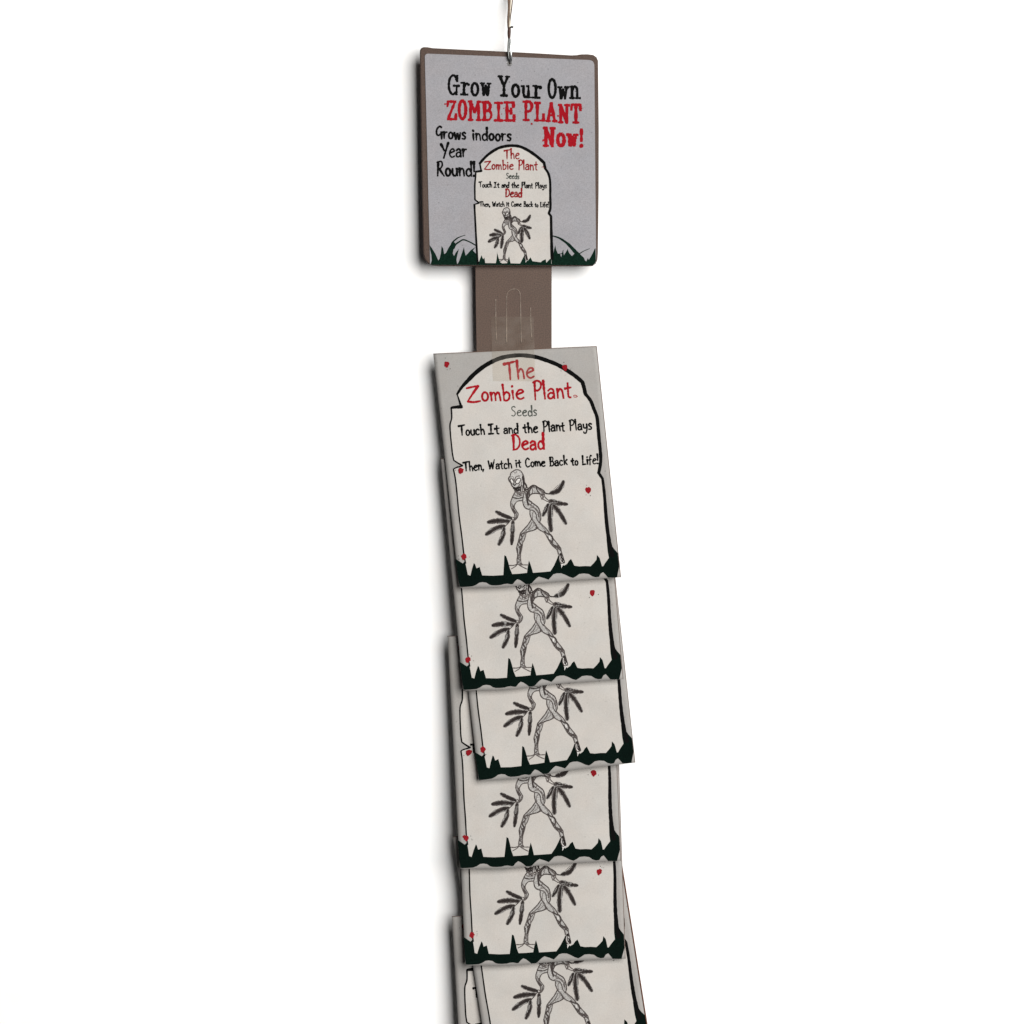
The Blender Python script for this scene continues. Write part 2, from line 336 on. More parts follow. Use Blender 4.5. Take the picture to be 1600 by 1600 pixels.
GRASS = [(711.5, 873), (718, 877), (723, 880.3), (726.5, 877), (729, 888), (731, 898), (735, 899.5), (737.5, 889), (740.5, 879.5), (742.5, 882), (744.5, 888), (749.5, 885.8), (751, 891), (753.5, 899),
 (770, 899.5), (786.5, 898.5), (787.5, 880), (788, 867.5), (791, 869), (794, 878), (797, 889), (800.5, 897), (812, 896.3), (823.5, 895), (824.5, 886), (826.5, 875.5), (829, 882), (831.5, 890), (832.8, 895),
 (846, 894), (860, 892.7), (865.6, 883.8), (870.3, 873.4), (872.6, 866.9), (876, 876), (881, 884), (886, 881), (889, 876), (892.3, 873.2), (894.7, 878), (897.5, 883.8), (905, 884.9), (914.4, 884.3), (922.8, 884.7), (927.5, 880),
 (932, 874.4), (932.7, 867), (936.9, 871.6), (938.8, 878), (940.6, 884.7), (942.5, 884.7), (945.3, 880), (951.4, 871.6), (949.5, 862), (947.6, 842), (951.9, 836.9), (954.7, 842.5), (955.6, 851.9), (959.4, 857.5), (965.2, 864),
 (967.6, 885), (964, 902.4), (950, 902.5), (946, 897.8), (942.5, 894), (938.8, 896), (936, 901.3), (931, 902), (925.6, 900.6), (920, 896.9), (912.5, 896), (905, 896.9), (900, 900.6), (895.6, 903), (890, 901.5), (882.5, 897.8),
 (876.9, 895.8), (870, 895.8), (864.7, 897.3), (860.9, 901.6), (857, 905.8), (850.6, 903.4), (842, 901), (838.4, 903.4), (834.7, 907), (831, 911.2), (827.7, 912.6), (821.6, 912.8), (818, 910), (812.9, 906.5), (808.5, 905), (805, 908),
 (801.5, 912.6), (798.9, 913), (792.7, 912), (787.5, 912.6), (783, 914), (776, 914.6), (769, 914.6), (764.7, 913.5), (760, 910.4), (754, 909.6), (749, 910.4), (743.7, 914), (738.5, 916), (728.9, 916.9), (722, 917.2), (718.1, 916.6), (715.9, 903), (713.4, 883.7)]

def Fz(x, y): return (750 + x / 9.14, 725 + y / 9.14)
def FZ(l): return [Fz(*p) for p in l]

def art_outline(pr):
    pr.stroke(OUT_L, 2.3, w1=2.2); pr.stroke(OUT_L2, 1.8, w1=2.8); pr.stroke(OUT_L3, 3.0, w1=2.0)
    pr.stroke(OUT_L4, 2.2, w1=2.6); pr.stroke([(705.5, 637), (712, 636.2), (721, 635.6)], 3.6, w1=6.2); pr.stroke(OUT_L6, 4.6, w1=1.6)
    pr.stroke(OUT_A, lambda t: 3.4 + 3.5 * min(t * 5, 1) * (1 - .2 * t), n=6); pr.stroke(OUT_R1, 6.2)
    pr.stroke(OUT_R2, 5.4); pr.stroke(OUT_R3, 4.4); pr.stroke(OUT_R4, 4.2, w1=7)

TEXT = [  # line -> (material, stroke width, words)
 ('red', 3.2, [("The", 788, 595, 835, 591, 27.5)]),
 ('red', 3.1, [("Zombie", 730, 628, 819, 624, 24.5), ("Plant", 834, 623.5, 893, 621.5, 27)]),
 ('grey', 1.8, [("Seeds", 799, 650.6, 839, 649.6, 15)]),
 ('black', 2.5, [("Touch", 717, 680.8, 757.5, 679.2, 15.5), ("It", 764, 678.6, 780.5, 677.8, 15.5), ("and", 787, 677.6, 810, 676.6, 14.5), ("the", 818, 676.6, 840.5, 675.4, 15.5), ("Plant", 848.5, 674.8, 882.5, 673.6, 16), ("Plays", 890, 672.8, 925, 671.2, 16)]),
 ('red', 3.3, [("Dead", 800.5, 703.4, 851, 701.4, 23)]),
 ('black', 2.3, [("Then,", 724, 736, 756, 734.6, 14), ("Watch", 763.5, 733.4, 800, 731.6, 14.2), ("it", 806, 730.8, 814.5, 730.2, 13), ("Come", 821, 729.8, 852, 728.2, 13.4), ("Back", 859, 728, 886.5, 726.6, 14), ("to", 893, 727, 903.5, 726.2, 12.5), ("Life!", 910, 726, 935, 724.6, 14)]),
]
def art_text(line, boost=1.0, r=rnd):
    pr = Print(); mat, w, words = line
    for t, x0, y0, x1, y1, cap in words: word(pr, t, x0, y0, x1, y1, cap, w * boost * 1.1, r=r)
    return pr

def art_figure(seed=1, wk=1.0):
    r = random.Random(seed); pr = Print()
    def ln(l, w=1.25, t=.06, **k): pr.stroke(FZ(l), w * 1.18 * wk, t * .75, True, n=4, jit=.22, r=r, **k)
    def fill(l, t=.30): pr.poly(FZ(l), t * .88, grid=None)
    # soft grey shading of the twisted stems
    fill([(505, 400), (600, 430), (700, 380), (760, 320), (830, 345), (920, 400), (880, 440), (790, 425), (720, 450), (690, 490), (700, 520), (640, 560), (600, 520), (540, 530), (500, 570), (490, 620), (520, 670), (545, 715), (535, 765), (495, 805), (500, 740), (460, 650), (440, 590), (445, 530), (470, 470)], .34)
    fill([(620, 430), (690, 370), (700, 500), (770, 565), (830, 620), (862, 700), (868, 800), (830, 850), (780, 840), (730, 780), (716, 680), (680, 640), (630, 600), (612, 530)], .36)
    fill([(730, 790), (830, 860), (830, 910), (760, 950), (690, 970), (650, 1000), (640, 1070), (610, 1140), (600, 1210), (585, 1270), (592, 1440), (535, 1430), (530, 1370), (540, 1290), (525, 1200), (545, 1100), (565, 1040), (580, 990), (640, 920), (690, 860)], .33)
    fill([(800, 850), (850, 830), (950, 930), (1040, 1060), (1095, 1120), (1155, 1200), (1165, 1260), (1130, 1290), (1100, 1220), (1040, 1170), (1000, 1110), (960, 1040), (920, 980), (830, 925)], .34)
    fill([(430, 180), (445, 130), (485, 95), (535, 82), (580, 100), (612, 145), (628, 200), (640, 300), (600, 400), (510, 400), (455, 310), (412, 230)], .41)
    # leaves: wide soft stroke, then dark broken core
    def leaf(a, b_, w, mid=None, dark=.016):
        pts = [a, mid or ((a[0] + b_[0]) / 2 + r.uniform(-6, 6), (a[1] + b_[1]) / 2 + r.uniform(-6, 6)), b_]
        W = w / 9.14 * 1.25
        prof = lambda t: W * (.45 + .75 * math.sin(math.pi * min(1, .12 + .8 * t)))
        pr.stroke(FZ(pts), lambda t: prof(t) * 1.10 * wk, .20, True, n=7, jit=.22, taper=.5, r=r)
        pr.stroke(FZ(pts), lambda t: prof(t) * .86 * wk, .05, True, n=8, jit=.28, taper=.5, r=r)
        pr.stroke(FZ(pts), lambda t: prof(t) * .58 * wk, dark, True, n=8, jit=.40, taper=.5, r=r)
        for _ in range(3):
            o = r.uniform(-.28, .28) * w; t0 = r.uniform(0, .5); t1 = t0 + r.uniform(.25, .5)
            d = np.array(b_) - np.array(a); nn = np.array([-d[1], d[0]]) / np.hypot(*d) * o
            p = [np.array(a) + d * t + nn for t in (t0, (t0 + t1) / 2, t1)]
            pr.stroke(FZ(p), .7, r.choice([.03, .25, .02]), True, n=3, jit=.3, r=r)
    leaf((1005, 418), (1195, 245), 46, (1125, 375))
    leaf((990, 540), (1248, 575), 42, (1110, 560)); leaf((990, 525), (1100, 540), 34)
    leaf((975, 575), (897, 740), 40); leaf((1018, 585), (1015, 960), 50, (1000, 760)); leaf((1050, 590), (1230, 855), 44, (1140, 700))
    leaf((450, 775), (228, 678), 40); leaf((415, 818), (112, 832), 48, (250, 812)); leaf((350, 885), (85, 1008), 48, (230, 920))
    leaf((343, 910), (268, 1155), 42, (325, 1030)); leaf((470, 820), (452, 1150), 40, (465, 980))
    # head
    ln([(690, 350), (650, 300), (635, 250), (628, 190), (610, 140), (580, 100), (530, 80), (480, 97), (442, 130), (430, 180)], 1.3, .07)
    ln([(430, 175), (411, 200), (416, 240), (440, 270), (455, 310), (490, 350), (505, 395)], 1.5, .06)
    pr.poly(FZ([(430, 222), (455, 212), (478, 240), (486, 268), (472, 288), (445, 268)]), .48, grid=None)
    pr.poly(FZ([(510, 270), (515, 235), (548, 205), (580, 212), (572, 250), (540, 282)]), .48, grid=None)
    ln([(430, 222), (455, 212), (478, 240), (486, 268), (472, 288), (445, 268)], 1.3, .05, closed=True)
    ln([(510, 270), (515, 235), (548, 205), (580, 212), (572, 250), (540, 282)], 1.3, .05, closed=True)
    ln([(492, 245), (512, 190), (540, 172), (572, 172)], 1.2, .09); ln([(478, 285), (492, 306), (512, 290)], 1.5, .03)
    ln([(480, 110), (505, 132), (525, 100)], .8, .15); ln([(455, 300), (478, 330), (520, 336), (555, 312), (568, 285)], 1.0, .06)
    ln([(605, 150), (600, 230), (588, 300), (582, 380)], .9, .12); ln([(440, 190), (470, 180), (490, 240)], .7, .16)
    ln([(486, 345), (520, 350), (575, 332)], 3.2, .02); ln([(503, 378), (530, 382), (560, 370)], 3.2, .02); ln([(575, 340), (582, 395)], 1.6, .04)
    ln([(612, 180), (622, 260), (625, 330), (640, 372)], 1.9, .025); ln([(640, 270), (665, 310), (650, 372), (690, 352)], 1.6, .03); ln([(600, 300), (610, 400), (640, 372)], 1.3, .06)
    for _ in range(6): ln([(r.uniform(500, 600), r.uniform(385, 430)), (r.uniform(520, 620), r.uniform(400, 450))], 1.2, r.choice([.05, .12, .2]))
    # left arm
    ln([(505, 400), (480, 440), (458, 490), (440, 545), (441, 600), (462, 655), (492, 705), (500, 745), (492, 800)], 1.4, .07)
    ln([(605, 522), (540, 530), (502, 568), (492, 620), (520, 670), (545, 712), (535, 762), (500, 802)], 1.3, .07)
    ln([(468, 478), (540, 492), (605, 478)], 1.5, .05); ln([(490, 432), (545, 462), (600, 446)], 1.0, .14)
    ln([(475, 600), (478, 655), (512, 700)], 2.4, .06); ln([(455, 560), (475, 640)], 1.2, .16); ln([(508, 690), (525, 735), (508, 790)], 1.2, .10)
    ln([(495, 800), (455, 795), (425, 815), (385, 865), (340, 898)], 1.3, .04); ln([(455, 795), (490, 820)], .9, .1); ln([(470, 755), (500, 790)], 1.0, .1)
    # torso vines
    ln([(640, 378), (618, 470), (612, 540), (640, 618), (700, 650), (768, 668), (802, 722), (812, 785), (850, 842)], 1.3, .07)
    ln([(690, 358), (682, 470), (702, 520), (770, 572), (832, 622), (862, 702), (868, 785), (850, 832)], 1.5, .06)
    ln([(650, 400), (662, 485), (692, 560), (752, 602), (792, 642), (832, 700), (838, 760)], 1.2, .09)
    ln([(715, 668), (716, 722), (742, 790), (788, 850), (828, 918)], 1.3, .08); ln([(772, 668), (748, 720), (752, 790)], .9, .15)
    ln([(676, 400), (672, 500), (690, 585)], 2.2, .04); ln([(700, 520), (740, 545), (720, 590)], 1.4, .08); ln([(700, 640), (750, 620), (800, 640)], 1.0, .12)
    ln([(805, 640), (850, 700), (845, 800)], .8, .18); ln([(850, 690), (828, 720), (850, 760)], 1.1, .09); ln([(720, 610), (770, 600)], .8, .18)
    # right shoulder and arm
    ln([(690, 356), (735, 312), (782, 305), (832, 338), (900, 372), (938, 418), (1000, 426)], 1.6, .035)
    ln([(688, 492), (730, 432), (800, 418), (868, 430), (912, 434)], 1.5, .05); ln([(705, 460), (706, 385), (742, 328), (780, 330)], 1.8, .05)
    ln([(798, 315), (818, 378), (862, 428)], 1.6, .05); ln([(745, 340), (752, 400), (735, 430)], 1.0, .09); ln([(840, 355), (900, 400), (925, 440)], 1.3, .08)
    ln([(862, 448), (880, 490), (922, 512), (960, 532), (1002, 524)], 1.1, .09); ln([(912, 432), (935, 480), (985, 520)], 1.1, .1); ln([(880, 440), (905, 470), (885, 500)], 2.0, .10)
    ln([(820, 350), (870, 390), (905, 425)], 1.0, .16); ln([(690, 365), (675, 400), (650, 375)], 1.4, .05)
    # left leg
    ln([(735, 790), (690, 862), (622, 940), (580, 990), (562, 1060), (542, 1130), (525, 1200), (540, 1290), (530, 1370), (535, 1425)], 1.4, .07)
    ln([(832, 912), (760, 948), (700, 962), (600, 1002)], 1.5, .06); ln([(660, 985), (640, 1065), (610, 1130), (600, 1205), (584, 1270), (580, 1350), (592, 1438)], 1.2, .10)
    ln([(742, 835), (706, 905), (650, 958), (592, 1000)], 1.1, .09); ln([(790, 870), (820, 905)], 1.4, .07); ln([(760, 820), (770, 880), (700, 940)], .8, .18)
    ln([(578, 1005), (605, 1050), (562, 1105), (590, 1160), (560, 1190)], 2.0, .06); ln([(640, 1000), (600, 1070), (610, 1130)], 1.1, .14); ln([(545, 1150), (572, 1215), (560, 1290)], 1.2, .07)
    ln([(604, 1150), (585, 1200), (572, 1290)], 1.8, .05); ln([(533, 1210), (536, 1260)], 2.0, .06)
    ln([(545, 1300), (578, 1320), (542, 1350), (580, 1375), (545, 1400), (585, 1420)], 1.1, .08); ln([(570, 1290), (552, 1330), (575, 1380)], .9, .14)
    ln([(420, 1447), (480, 1447), (535, 1432), (600, 1440), (692, 1440)], 1.3, .09); ln([(530, 1440), (495, 1470), (450, 1496)], 1.2, .11); ln([(560, 1442), (610, 1470), (672, 1500)], 1.2, .11)
    ln([(535, 1415), (520, 1442)], 1.2, .08); ln([(590, 1415), (610, 1442)], 1.2, .1)
    # right leg
    ln([(850, 830), (900, 878), (952, 930), (992, 990), (1042, 1060), (1092, 1122), (1152, 1200), (1162, 1250), (1190, 1340), (1204, 1412)], 1.3, .08)
    ln([(800, 905), (868, 950), (920, 980), (960, 1042), (1000, 1112), (1042, 1172), (1100, 1222), (1122, 1290)], 1.3, .08)
    ln([(918, 962), (965, 995), (1012, 1012), (1040, 1070), (1012, 1135)], 1.9, .05); ln([(960, 1035), (990, 1085), (1030, 1110)], 1.7, .06)
    pr.poly(FZ([(978, 1030), (1000, 1025), (1010, 1065), (990, 1075)]), .48, grid=None)
    ln([(1045, 1078), (1035, 1125), (1062, 1172)], 1.4, .07); ln([(1040, 1150), (1090, 1170), (1140, 1190), (1110, 1215)], 1.6, .06); ln([(1065, 1180), (1120, 1200), (1158, 1240)], 1.4, .06)
    ln([(860, 850), (900, 900), (945, 960)], .9, .2); ln([(1110, 1160), (1130, 1220), (1160, 1220)], 1.1, .08)
    pr.poly(FZ([(1140, 1285), (1165, 1290), (1192, 1360), (1202, 1420), (1180, 1450), (1162, 1490), (1160, 1440), (1140, 1400), (1128, 1350)]), .48, grid=None)
    ln([(1150, 1285), (1178, 1340), (1198, 1408)], 3.0, .02); ln([(1140, 1290), (1130, 1360), (1160, 1420), (1200, 1412)], 1.2, .06); ln([(1158, 1310), (1155, 1360), (1175, 1400)], 1.3, .05)
    return pr

SPOTS = [(698, 569), (883, 574), (720.5, 735), (919, 765.5), (724.6, 869.5)]
def art_spot(i, seed):
    r = random.Random(seed * 10 + i); pr = Print(); x, y = SPOTS[i]
    pr.blob(x, y, 4.3, r, 13); pr.blob(x + r.uniform(-1, 1), y + 3.4, 2.3, r, 8); pr.blob(x + r.uniform(-3, 3), y - 1.5, 2.7, r, 8)
    return pr
def art_specks(seed):
    r = random.Random(seed); pr = Print()
    for x, y in SPOTS:
        for k in range(3):
            a = r.uniform(0, 6.28); d = r.uniform(7.5, 10); pr.blob(x + d * math.cos(a), y + d * math.sin(a), r.uniform(.45, .8), r, 6)
    return pr

# ------------------------------------------------------------------ backdrop
me = bpy.data.meshes.new('wall')
me.from_pydata([(-3, .0105, -2.5), (3, .0105, -2.5), (3, .0105, 2.5), (-3, .0105, 2.5)], [], [(0, 1, 2, 3)])
wall = link('wall', me, 'wall'); wall['kind'] = 'structure'

# ------------------------------------------------------------------ prisms with bevelled front edges and holes
def prism(name, loop, d0, d1, mat, parent, hole=None, bev=0.0):
    """loop in photo pixels, from depth d0 (back) to d1 (front) metres in front of the strip plane"""
    def inset(l, k):
        if k == 0: return l
        out = []; n = len(l)
        area_ = sum(l[i][0] * l[(i + 1) % n][1] - l[(i + 1) % n][0] * l[i][1] for i in range(n))
        sg = 1 if area_ > 0 else -1
        for i in range(n):
            a, b_ = np.array(l[i - 1]), np.array(l[(i + 1) % n]); t = b_ - a; t = t / np.hypot(*t)
            out.append((l[i][0] - t[1] * k * sg, l[i][1] + t[0] * k * sg))
        return out
    rings = [(loop, d0), (loop, d1 - bev), (inset(loop, bev / S * .6), d1 - bev * .3), (inset(loop, bev / S), d1)] if bev else [(loop, d0), (loop, d1)]
    V = []; F = []
    for l, d in rings: V += [tuple(P3(x, y, d)) for x, y in l]
    n = len(loop)
    for k in range(len(rings) - 1):
        for i in range(n):
            j = (i + 1) % n; F.append((k * n + i, k * n + j, (k + 1) * n + j, (k + 1) * n + i))
    h = hole or []
    hb = len(V)
    for d in (d0, d1): V += [tuple(P3(x, y, d)) for x, y in h]
    m_ = len(h)
    for i in range(m_): F.append((hb + i, hb + (i + 1) % m_, hb + m_ + (i + 1) % m_, hb + m_ + i))
    for l, vb, hv in ((rings[0][0], 0, hb), (rings[-1][0], (len(rings) - 1) * n, hb + m_)):
        loops = [[Vector((*p, 0)) for p in l]] + ([[Vector((*p, 0)) for p in h]] if h else [])
        idx = list(range(vb, vb + n)) + list(range(hv, hv + m_))
        for t in tessellate_polygon(loops): F.append(tuple(idx[i] for i in t))
    me = bpy.data.meshes.new(name); me.from_pydata(V, [], F)
    bm = bmesh.new(); bm.from_mesh(me); bmesh.ops.recalc_face_normals(bm, faces=bm.faces[:]); bm.to_mesh(me); bm.free()
    return link(name, me, mat, parent)

def rounded(corners, radii, n=6):
    out = []; m_ = len(corners)
    for i, (c, r_) in enumerate(zip(corners, radii)):
        c = np.array(c, float); a = np.array(corners[i - 1], float); b_ = np.array(corners[(i + 1) % m_], float)
        ua = (a - c) / np.hypot(*(a - c)); ub = (b_ - c) / np.hypot(*(b_ - c))
        p0, p1 = c + ua * r_, c + ub * r_
        for k in range(n + 1):
            t = k / n; out.append(tuple((1 - t) ** 2 * p0 + 2 * t * (1 - t) * c + t * t * p1))
    return out

def tube(name, pts, rad, mat, parent, seg=10, radf=None):
    V = []; F = []; n = len(pts); up = Vector((0, 1, 0))
    for i, p in enumerate(pts):
        t = (pts[min(i + 1, n - 1)] - pts[max(i - 1, 0)]).normalized()
        a = t.cross(up); a = a.normalized() if a.length > 1e-6 else Vector((1, 0, 0)); b_ = t.cross(a).normalized()
        rr = rad * (radf(i / (n - 1)) if radf else 1)
        for k in range(seg):
            q = 2 * math.pi * k / seg; V.append(tuple(p + a * math.cos(q) * rr + b_ * math.sin(q) * rr))
    for i in range(n - 1):
        for k in range(seg):
            F.append((i * seg + k, i * seg + (k + 1) % seg, (i + 1) * seg + (k + 1) % seg, (i + 1) * seg + k))
    F.append(tuple(range(seg))[::-1]); F.append(tuple((n - 1) * seg + k for k in range(seg)))
    me = bpy.data.meshes.new(name); me.from_pydata(V, [], F)
    bm = bmesh.new(); bm.from_mesh(me); bmesh.ops.recalc_face_normals(bm, faces=bm.faces[:]); bm.to_mesh(me); bm.free()
    return link(name, me, mat, parent, True)
def smooth3(pts, n=8): return [Vector(p) for p in catmull(pts, n)]

# ------------------------------------------------------------------ display strip with its header sign
strip = empty('display_strip', P3(798, 75, .002), 'brown hanging display strip with a grey square header sign lettered in black and red', 'display strip')
HOLE = [(796 + 4.2 * math.cos(a), 99.0 + 4.6 * math.sin(a)) for a in [2 * math.pi * i / 14 for i in range(14)]]
board = [(656.0, 84), (656.3, 78), (658.5, 75), (662, 73.6), (668, 73.8), (676, 75.2), (720, 77.4), (780, 80.2), (840, 83.4), (893, 86.6), (901, 86.2), (908, 85.0), (918, 84.8), (927, 86), (932, 89.4), (934.4, 95),
         (935.6, 200), (935.4, 300), (934.2, 396), (933.4, 406), (930.8, 412), (926, 415.6), (918, 416.2), (800, 416.2), (684, 415.8), (675, 414.8), (668, 411), (663.2, 404.5), (661.2, 396), (659.4, 300), (657.4, 180)]
hb = prism('sign_board', board, .0002, .0036, 'brown', strip, HOLE, .0007)
cardp = rounded([(663.5, 83.6), (928.6, 94.0), (931.4, 414.6), (671.8, 414.0)], [6, 9, 9, 3])
cp = prism('sign_card', cardp, .00362, .0040, 'card', strip, HOLE, .00012)
DC = .0040
hs = lambda x, y, l: P3(x, y, DC + l)

# packet artwork -> small tombstone on the sign
pairs = [((705, 636), (743.6, 268)), ((720, 635), (752.7, 267.5)), ((714, 615), (749.7, 255)), ((816, 555), (801, 227.8)), ((910, 597), (850, 254)), ((914.5, 615.4), (852.4, 264)), ((934, 664), (859.3, 290)),
         ((935.5, 739), (857, 333)), ((722, 727.6), (748.6, 317.3)), ((724.8, 865.7), (745.3, 396)), ((788, 867.5), (776.8, 395.8)), ((826.5, 876), (795.6, 401)), ((892.3, 873.2), (829.3, 403.4)),
         ((753.5, 899), (757.8, 412)), ((808, 733), (790.7, 324.3)), ((952, 872), (860.5, 403)), ((860, 892.7), (812, 412.5))]
A = []; B = []
for (x, y), (u, v) in pairs:
    A += [[x, y, 1, 0, 0, 0, -u * x, -u * y], [0, 0, 0, x, y, 1, -v * x, -v * y]]; B += [u, v]
Hm = np.linalg.lstsq(np.array(A), np.array(B), rcond=None)[0]
def mini(x, y):
    w = Hm[6] * x + Hm[7] * y + 1
    return ((Hm[0] * x + Hm[1] * y + Hm[2]) / w, (Hm[3] * x + Hm[4] * y + Hm[5]) / w)
def msc(pr): return pr.warp(mini)

MINI_IN = [(746.6, 412.8), (745, 390), (742.6, 345), (741.3, 319.5), (748.6, 317.2), (742.2, 312), (741.9, 290), (743, 277), (743.4, 268.5), (752.4, 267), (749.7, 255.4), (756, 248), (765, 239.8), (778, 231.8), (790, 228.4), (801.5, 227.6), (813, 229.2), (826, 235.4), (839, 244.5), (850, 254.2), (852, 263.4), (857, 271.5), (859.6, 284), (859.8, 307), (860, 325), (857.4, 333), (861, 338), (861.6, 370), (862.6, 412.8)]
pr = Print(); pr.poly(MINI_IN, grid=None); pr.build('tombstone_print', 'pale', hs, 3e-5, strip)
pr = Print()
hout = [([(746.6, 412), (745, 390), (742.6, 345), (741.3, 319.5)], 2.6, 2.6), ([(741.3, 319.3), (748.6, 317.3)], 1.6, 2.0), ([(748.6, 317), (742.2, 312)], 2.0, 2.0),
        ([(742.2, 312), (741.9, 290), (743, 277), (743.4, 268.5)], 2.2, 2.2), ([(743.2, 268.4), (752.6, 267)], 2.8, 3.0), ([(752, 267), (749.7, 255)], 2.4, 2.0),
        ([(749.7, 255.4), (756, 248), (765, 239.8), (778, 231.8), (790, 228.4), (801.5, 227.6), (813, 229.2), (826, 235.4), (839, 244.5), (850, 254.2)], 3.4, 4.2),
        ([(850, 254.2), (852, 263.4)], 3.8, 3.6), ([(852, 263.4), (857, 271.5), (859.6, 284), (859.8, 307), (860, 325), (857.4, 333)], 3.2, 3.2), ([(857.4, 333), (861, 338)], 3.0, 3.2), ([(861, 338), (861.6, 370), (862.6, 404)], 3.2, 4.2)]
for l, a, b_ in hout: pr.stroke(l, a * 1.2, w1=b_ * 1.2, n=5)
pr.build('outline_print', 'black', hs, 9e-5, strip)
art_figure(7, 1.5).warp(mini).build('figure_drawing', 'pencil', hs, 1.0e-4, strip)
for i, line in enumerate(TEXT):
    boost = {0: 1.15, 1: 1.1, 2: 1.4, 3: 1.15, 4: 1.3, 5: 1.15}[i]
    art_text(line, boost, random.Random(90 + i)).warp(mini).build('lettering', {'red': 'dkred', 'grey': 'grey', 'black': 'black'}[line[0]], hs, 1.2e-4, strip)

# grass along the foot of the sign
pr = Print()
pr.poly([(671.4, 383), (675, 388), (680, 396), (685, 407), (687, 404), (689, 395), (690, 384.5), (692.5, 388), (694, 397), (697, 395), (701, 387), (705, 381), (709, 378), (711.5, 380), (709, 388), (707.5, 396), (709.5, 400), (712, 395), (717, 389),
         (714.5, 399), (713.2, 406), (714.4, 413), (717, 409), (722, 395), (725, 386), (726, 393), (727.5, 399.5), (731, 396), (736, 390.5), (743, 386), (739, 391.5), (744.5, 397), (746, 412), (790, 412.8), (862, 412), (861, 395),
         (863.4, 397), (865, 395), (866, 389), (867.6, 383), (869, 390), (872, 397), (875, 396.4), (877, 402), (878.5, 395), (880, 391.6), (881, 399), (884, 394.4), (887, 389), (889, 395), (893.6, 400), (898, 396), (904, 397.5), (909, 402), (916, 408.5), (918.6, 403), (920, 406), (922, 403),
         (926, 396), (929, 389), (930.4, 387.6), (931.1, 408), (929.4, 411.4), (926, 414.45), (676, 413.85), (672.6, 413.6), (674.6, 407), (674, 398), (672, 390)], grid=None)
pr.stroke([(705, 387), (707, 379), (714, 372.6), (719, 370), (727, 367.4)], 3.4, w1=.7); pr.stroke([(709, 388), (712, 382), (718, 377.6), (724, 374.6), (733, 377.6), (743.5, 383.4)], 2.8, w1=1.8)
pr.stroke([(863.6, 368.6), (874, 372), (886, 380), (894, 388), (902, 397), (910, 406)], 1.4, w1=8); pr.stroke([(903, 398), (912, 392.4), (921.4, 388.4)], 1.8, w1=.6)
pr.stroke([(872, 396.8), (878, 396), (880, 391)], 1.2)
pr.build('grass_print', 'hgreen', hs, 7e-5, strip)
pr = Print(); pr.poly([(746, 410.4), (748.5, 408.7), (752.3, 398.6), (754, 403), (755.3, 404.8), (757, 402.4), (758.2, 411), (774.7, 411.2), (776, 404.5), (776.8, 394.6), (779, 402.8), (781.4, 409.6), (784.8, 411.6), (792.4, 411.2), (795.3, 400.4), (797.9, 411.4), (812.6, 411.8),
 (816, 405.3), (820.2, 397.2), (821.4, 406.8), (824.5, 407.7), (829, 402), (832, 408.1), (844.7, 409.8), (848, 407), (852.7, 405), (853.6, 410.6), (859, 404.8), (861.4, 403.6), (861.4, 414.2), (746, 414.0)], grid=None)
pr.build('grass_print', 'hgreen', hs, 6.4e-5, strip)

def headline(words, w, mat, font=SLAB, **k):
    pr = Print(); r = random.Random(hash(len(words[0][0]) * 7 + int(w * 10)))
    for t, x0, y0, x1, y1, cap in words: word(pr, t, x0, y0, x1, y1, cap, w, font, lean=(0, -1), r=r, **k)
    return pr
p = Print(); p.stroke([(846.6, 261.2), (848.4, 260.6), (850, 262)], .9); p.build('lettering', 'dkred', hs, 1.3e-4, strip)
p = headline([("Grow", 700, 148, 767, 150.4, 30), ("Your", 778.5, 150.2, 846, 153, 29.6), ("Own", 856, 153.4, 906.5, 154.4, 30)], 4.25, 'black', gap=.10)
for x, y in ((796, 128), (815, 126), (903, 129), (812, 144), (899, 142.5), (790, 141)): p.blob(x, y, .7, n=7)
p.build('lettering', 'black', hs, 1.1e-4, strip)
p = headline([("ZOMBIE", 698.5, 186, 804.5, 188.6, 29), ("PLANT", 818, 188.8, 907.5, 191.6, 28.8)], 4.7, 'red', gap=.13)
for x, y, q in ((695.6, 162.5, 1.3), (831, 193.5, 1.7), (787.5, 169, 1.0), (872, 181, 1.5), (784, 178, .8)): p.blob(x, y, q, n=7)
p.build('lettering', 'red', hs, 1.4e-4, strip)
p = headline([("Now!", 849.5, 227.6, 911.5, 229.4, 28.6)], 5.2, 'red', gap=.12)
p.blob(849, 219, 1.6, n=7); p.stroke([(848, 220.5), (852, 216)], 1.8)
p.build('lettering', 'red', hs, 1.2e-4, strip)
p = Print(); r = random.Random(5)
word(p, "Grows", 681, 216.4, 728, 217.8, 18.5, 3.1, r=r, lean=(0, -1)); word(p, "indoors", 738.5, 218.8, 799, 219.4, 18.5, 3.1, r=r, lean=(0, -1)); p.build('lettering', 'black', hs, 1.2e-4, strip)
p = Print(); word(p, "Year", 689, 245.6, 729, 245.6, 21.5, 3.2, r=r, lean=(0, -1)); p.build('lettering', 'black', hs, 1.2e-4, strip)
p = Print(); word(p, "Round!", 683, 274.0, 742.4, 274.6, 21, 3.2, r=r, lean=(0, -1)); p.build('lettering', 'black', hs, 1.2e-4, strip)

